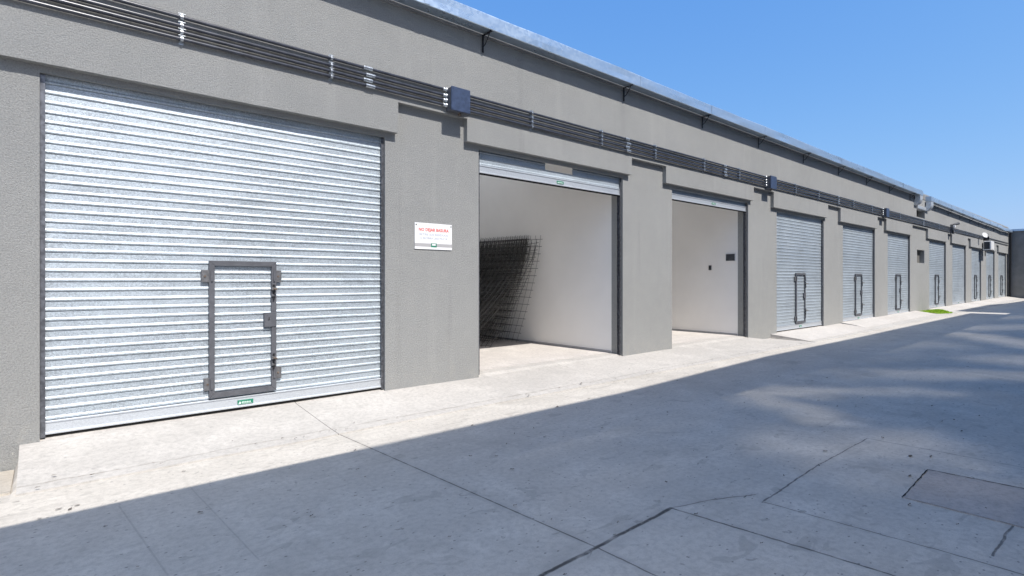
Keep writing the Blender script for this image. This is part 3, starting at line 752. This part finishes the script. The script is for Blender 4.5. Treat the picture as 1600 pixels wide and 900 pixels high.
# ------------------------------------------------------------------ grass at the foot of the wide pier
m = MB(); rr = random.Random(3)
for _ in range(5200):
    a = rr.uniform(0, 2*math.pi); q = rr.random()**.6
    w_ = 1+.22*math.sin(3*a+.7)+.15*math.sin(7*a); x = 28.15+1.15*q*w_*math.cos(a); y = 5.58+.40*q*w_*math.sin(a)
    if y > 5.98: continue
    edge = 1-q
    z = g(x)+.02+.06*max(0, (y-5.2)); h = rr.uniform(.03, .085)*(.45+1.0*edge)+.02; b = rr.uniform(0, 6.28); wd = rr.uniform(.005, .010)
    dx, dy = math.cos(b)*wd, math.sin(b)*wd; lx, ly = rr.uniform(-.05, .05), rr.uniform(-.05, .05)
    m.add([(x-dx, y-dy, z), (x+dx, y+dy, z), (x+lx*.5+dx*.6, y+ly*.5+dy*.6, z+h*.6), (x+lx, y+ly, z+h)], [(0, 1, 2), (0, 2, 3)])
tag(m.build('grass', M['grass']), 'bright green grass tuft at the foot of the wide grey pier', 'grass', kind='stuff')

# ------------------------------------------------------------------ dry bits lying on the concrete
m = MB(); rr = random.Random(21)
for i in range(230):
    x = rr.uniform(-.5, 9) if i < 170 else rr.uniform(9, 26); y = rr.uniform(.4, 5.4)
    if i % 6 == 0: x = rr.uniform(0, 13); y = rr.uniform(4.95, 5.05)
    z = .007 if y < 4.9 else .030
    if y > 5.05: z = .012+(y-4.9)*.10
    z += g(x); L_ = rr.uniform(.006, .021)*(1.4 if rr.random() < .12 else 1); w = L_*rr.uniform(.3, .7); a = rr.gauss(0, .5); h = rr.uniform(.002, .010)
    ca, sa = math.cos(a), math.sin(a)
    P = [(-L_, 0, 0), (-.3*L_, -w, h), (.5*L_, -w*.7, h*.4), (L_, 0, h), (.4*L_, w*.9, 0), (-.5*L_, w*.6, h*.6), (0, 0, h*.2)]
    m.add([(x+px*ca-py*sa, y+px*sa+py*ca, z+pz) for px, py, pz in P], [(0, 1, 6), (1, 2, 6), (2, 3, 6), (3, 4, 6), (4, 5, 6), (5, 0, 6)])
tag(m.build('leaf_litter', M['litter']), 'small dark dry leaf bits and grit scattered over the concrete lane', 'leaf litter', kind='stuff')

# ------------------------------------------------------------------ the building that closes the lane
E_ = thing('end_building', (52, 0, 0), 'dark grey building that closes the far end of the lane', 'building')
m = MB(); m.box(49.9, 60, -14, 12, -.2, 4.72); m.build('wall', M['endw'], E_)
m = MB(); m.box(49.78, 60.1, -14.1, 12, 4.721, 4.86); m.build('roof_edge', M['fascia'], E_)
m = MB(); m.tube([(49.72, 5.82, 4.6), (49.72, 5.82, 3.4), (49.72, 5.86, .2)], .05, 8); m.tube([(49.72, 5.82, 4.6), (49.72, 5.78, 4.7)], .06, 8); m.build('downpipe', M['black'], E_)

# ------------------------------------------------------------------ unseen wall and added roof that shade and light the lane
prof = [(-30, 4.37), (5.9, 4.38), (10.6, 4.66), (19, 4.68), (29.2, 4.62), (29.201, 3.55), (30.2, 3.50), (30.201, 5.30), (38, 5.25), (40, 4.95), (44, 4.75), (50, 4.6)]  # wanted shadow edge along the lane, sets the unseen wall's top
WX = 2.2                                        # where the added open roof ends and the unseen wall begins
PB, PT = 2.3, 6.3
up = []
for x, y in prof: up.append((x, (y+1.3)*K+g(x)))
def top_at(x):
    for (xa, za), (xb, zb) in zip(up, up[1:]):
        if xa <= x <= xb: return za+(zb-za)*(x-xa)/(xb-xa)
C_ = thing('added_light_roof', (-8, -4, 0), 'unseen translucent roof on posts, added to shade and brighten the near concrete', 'roof')
m = MB(); ye = 1.4; zt = (4.375-ye)*K
m.box(-30, WX-.002, -5.6, ye, zt-.03, zt); m.box(WX-.001, 3.4, -5.6, -1.602, zt-.03, zt); m.build('roof_sheet', M['light_canopy'], C_)  # added roof: soft light through it, strip behind the wall stops a leak
m = MB(); m.box(-30, WX-.002, ye-.06, ye-.001, zt-.14, zt-.031); m.box(-30, WX-.002, -5.5, -5.4, zt-.14, zt-.031); m.build('edge_beam', M['added_white'], C_)
for px in (-24, -16, -8, -.8):
    m = MB(); m.cbox(px-.08, px+.08, -5.53, -5.37, -.1, zt-.141, .02); m.build('post', M['added_white'], C_)
    m = MB(); m.box(px-.05, px+.05, -5.36, ye-.061, zt-.13, zt-.031); m.build('rafter', M['added_white'], C_)
O_ = thing('facing_wall', (20, -1.5, 0), 'unseen tall dark wall shaped to shade the far concrete, with sheets added for light patches', 'wall')
m = MB()
m.box(48, 49.7, -1.6, -1.3, -.3, PT); m.box(WX, 48, -1.6, -1.3, -.3, PB)
upw = [(WX, top_at(WX))]+[p for p in up if p[0] > WX]
for (xa, za), (xb, zb) in zip(upw, upw[1:]):
    if xb-xa < .01: continue
    lo = min(PT, za, zb)
    m.add([(xa, -1.3, lo), (xb, -1.3, lo), (xb, -1.3, zb), (xa, -1.3, za), (xa, -1.6, lo), (xb, -1.6, lo), (xb, -1.6, zb), (xa, -1.6, za)],
          [(3, 2, 1, 0), (4, 5, 6, 7), (2, 3, 7, 6), (0, 1, 5, 4), (0, 4, 7, 3), (1, 2, 6, 5)])
m.build('wall', M['opp'], O_)  # unseen wall, its dark tone set to deepen the shade beside it
for a, b in ((WX, 29.2), (29.2, 30.2), (30.2, 48.0)):
    top = PT if a != 29.2 else min(PT, (3.5+1.3)*K+g(30)-.01)
    m = MB(); m.box(a+.001, b-.001, -1.46, -1.42, PB+.001, top-.001); m.build('light_patch_panel', M['sheet'], O_, (0, 0, 0))  # added sheets that cast the soft light patches

# ------------------------------------------------------------------ light
EXPO = .87
_k = .15*2**EXPO
SKYMAP = [(1.2, .96, .148/_k), (2.05, .60, .385/_k), (3.57, .25, .85/_k)]
W = bpy.data.worlds.new('World'); S.world = W; W.use_nodes = True
nt = W.node_tree; bg = nt.nodes['Background']
sky = nt.nodes.new('ShaderNodeTexSky'); sky.sky_type = 'NISHITA'; sky.sun_disc = False
d = Vector((-.03, 1, -K)).normalized(); el = math.asin(-d.z)
sky.sun_elevation = el; sky.sun_rotation = math.atan2(-d.x, -d.y) ; sky.altitude = 300; sky.air_density = 1.0; sky.dust_density = 1.6; sky.ozone_density = 2.0
sp = nt.nodes.new('ShaderNodeSeparateColor'); cb = nt.nodes.new('ShaderNodeCombineColor'); nt.links.new(sky.outputs[0], sp.inputs[0])
for k, (c0, p, a) in enumerate(SKYMAP):                                   # a clearer, more even blue than the model's: gain and softness per channel
    dv = nt.nodes.new('ShaderNodeMath'); dv.operation = 'DIVIDE'; dv.inputs[1].default_value = c0; nt.links.new(sp.outputs[k], dv.inputs[0])
    pw = nt.nodes.new('ShaderNodeMath'); pw.operation = 'POWER'; pw.inputs[1].default_value = p; nt.links.new(dv.outputs[0], pw.inputs[0])
    ml = nt.nodes.new('ShaderNodeMath'); ml.operation = 'MULTIPLY'; ml.inputs[1].default_value = a; nt.links.new(pw.outputs[0], ml.inputs[0]); nt.links.new(ml.outputs[0], cb.inputs[k])
nt.links.new(cb.outputs[0], bg.inputs['Color']); bg.inputs['Strength'].default_value = .15
L = bpy.data.lights.new('sun', 'SUN'); L.energy = 3.0; L.angle = R(.5); L.color = (1, .965, .915)
lo = bpy.data.objects.new('sun', L); COL.objects.link(lo); lo.rotation_euler = d.to_track_quat('-Z', 'Y').to_euler(); lo.location = (10, -20, 30)

# ------------------------------------------------------------------ camera
c = bpy.data.cameras.new('camera'); co = bpy.data.objects.new('camera', c); COL.objects.link(co); S.camera = co
co.location = (0, 0, CAM_H); co.rotation_euler = (R(90), 0, R(49.0125-90))
c.sensor_width = 36; c.lens = 36*855/1600; c.shift_y = -13/1600; c.clip_end = 1000; c.clip_start = .05
S.view_settings.view_transform = 'Standard'; S.view_settings.look = 'None'; S.view_settings.exposure = EXPO; S.view_settings.gamma = 1
S.cycles.max_bounces = 10; S.cycles.diffuse_bounces = 6
for o in list(S.objects):
    if '_loc' in o: del o['_loc']
